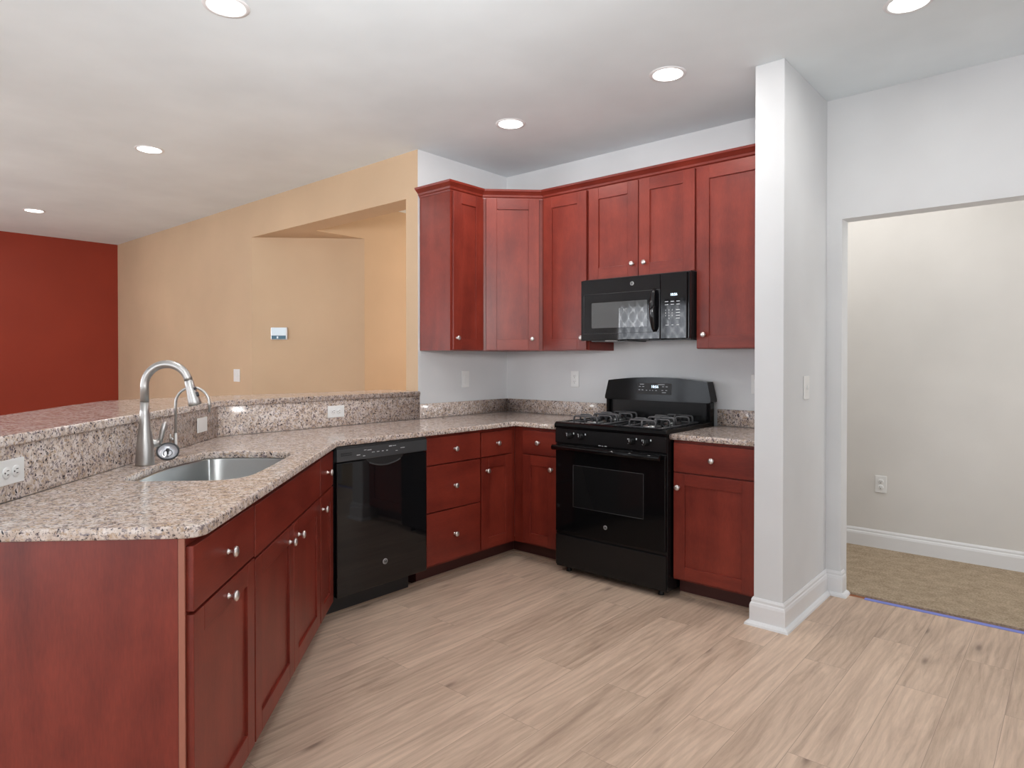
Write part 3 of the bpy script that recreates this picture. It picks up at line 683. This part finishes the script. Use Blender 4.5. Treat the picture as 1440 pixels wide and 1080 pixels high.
# ------------------------------------------------------------------ outlets and switches (local x right, -y out, z up; origin at plate centre on the wall)
def outlet(label, loc, rz, horiz=False, kind='duplex', w_=.072, h=.117):
    nm = {'duplex': 'wall_outlet', 'rocker': 'light_switch', 'blank': 'cover_plate', 'toggle': 'light_switch'}[kind]
    t_ = thing(nm, label, {'wall_outlet': 'outlet', 'light_switch': 'switch', 'cover_plate': 'cover plate'}[nm], loc, group='white wall plates')
    t_.rotation_euler = (Matrix.Rotation(rz, 3, 'Z') @ (Matrix.Rotation(R(90), 3, 'Y') if horiz else Matrix.Identity(3))).to_euler()
    MB('plate').box(-w_ / 2, w_ / 2, -.006, -.0004, -h / 2, h / 2, 'plate', .0022, 2).build('plate', t_)
    if kind == 'duplex':
        for z in (-.0195, .0195):
            r_ = MB('plate', 'slot'); r_.lathe([(.0168, 0), (.0168, .0082), (.0155, .009), (.001, .009)], (0, 0, 0), (0, -1, 0), 'plate', 24)
            r_.box(-.0072, -.0048, -.0095, -.0088, -.002, .007, 'slot'); r_.box(.0048, .0072, -.0095, -.0088, -.001, .006, 'slot'); r_.lathe([(.0027, 0), (.0027, .0005)], (0, -.009, -.009), (0, -1, 0), 'slot', 10)
            r_.build('receptacle', t_, (0, 0, z))
    elif kind == 'rocker':
        MB('plate').box(-.0165, .0165, -.0085, -.005, -.033, .033, 'plate', .0015).build('rocker', t_)
    elif kind == 'toggle':
        MB('plate').box(-.0045, .0045, -.014, -.005, -.010, .012, 'plate', .002).build('toggle', t_)
    return t_
outlet('horizontal white duplex outlet on the sink backsplash at the left edge of view', K(1.379, -.667, 1.000), RD, True)
outlet('blank horizontal white plate on the granite backsplash behind the slim tap', K(-.004, -.667, 1.000), RD, True, 'blank')
outlet('horizontal white duplex outlet on the granite backsplash above the dishwasher', (.0205, -1.615, 1.006), RB, True)
outlet('white rocker switch on the left wall under the slim wall cabinet', (0.0005, -.472, 1.180), RB, False, 'rocker', .075, .125)
outlet('white duplex outlet on the back wall left of the range', (.672, -.0005, 1.183), 0)
outlet('white duplex outlet on the back wall right of the range, half behind the pillar', (2.012, -.0005, 1.177), 0)
outlet('white toggle switch on the tan wall above the bar', (-2.617, -.9345, 1.176), 0, False, 'toggle', .12, .12)
outlet('white toggle switch on the side of the white pillar', (2.3925, -.338, 1.178), RB, False, 'toggle', .085, .122)
outlet('white duplex outlet low on the carpeted room wall', (2.436, 1.1795, .458), 0)
# thermostat on the angled tan wall
th = thing('thermostat', 'small touchscreen thermostat with bluish display on the tan angled wall', 'thermostat', (-2.33 + .254 * Q * 1 - .0, -.934 + .254 * Q, 1.569), R(45))
th.location = (-2.151, -.7565, 1.569)
MB('plate').box(-.075, .075, -.022, -.0005, -.058, .058, 'badge', .006, 2).build('case', th)
m = MB('screen'); m.box(-.068, .062, -.0235, -.021, -.018, .052, 'screen'); m.box(-.068, .062, -.0235, -.021, -.052, -.019, 'tdark'); m.box(-.02, -.006, -.0242, -.0234, -.046, -.026, 'screen'); m.build('screen', th)

# ------------------------------------------------------------------ recessed ceiling lights
LS = [((.81, -2.67), 'recessed ceiling light at the top left, over the sink run'), ((-1.406, -2.153), 'recessed ceiling light over the living room, nearer one'), ((-4.251, -2.16), 'recessed ceiling light nearest the red wall'),
      ((1.88, -.888), 'recessed ceiling light in front of the microwave cabinets'), ((.81, -.883), 'recessed ceiling light over the corner cabinets'), ((2.944, -.855), 'recessed ceiling light at the top right, right of the pillar')]
for (x, y), lab in LS:
    t_ = thing('ceiling_light', lab, 'ceiling light', (x, y, ZC), group='recessed ceiling lights')
    MB('trim').lathe([(.074, -.0002), (.074, -.004), (.079, -.006), (.090, -.004), (.093, -.0002)], (0, 0, 0), (0, 0, 1), 'trim', 40, cap=False).build('trim_ring', t_)
    MB('lamp').lathe([(.0745, -.0035), (.001, -.0035)], (0, 0, 0), (0, 0, 1), 'lamp', 40, cap=False).build('diffuser', t_)
    l = area('lamp', (0, 0, -.012), (0, 0, 0), .14, .14, 5.5, (1, .98, .95), 'DISK'); l.parent = t_
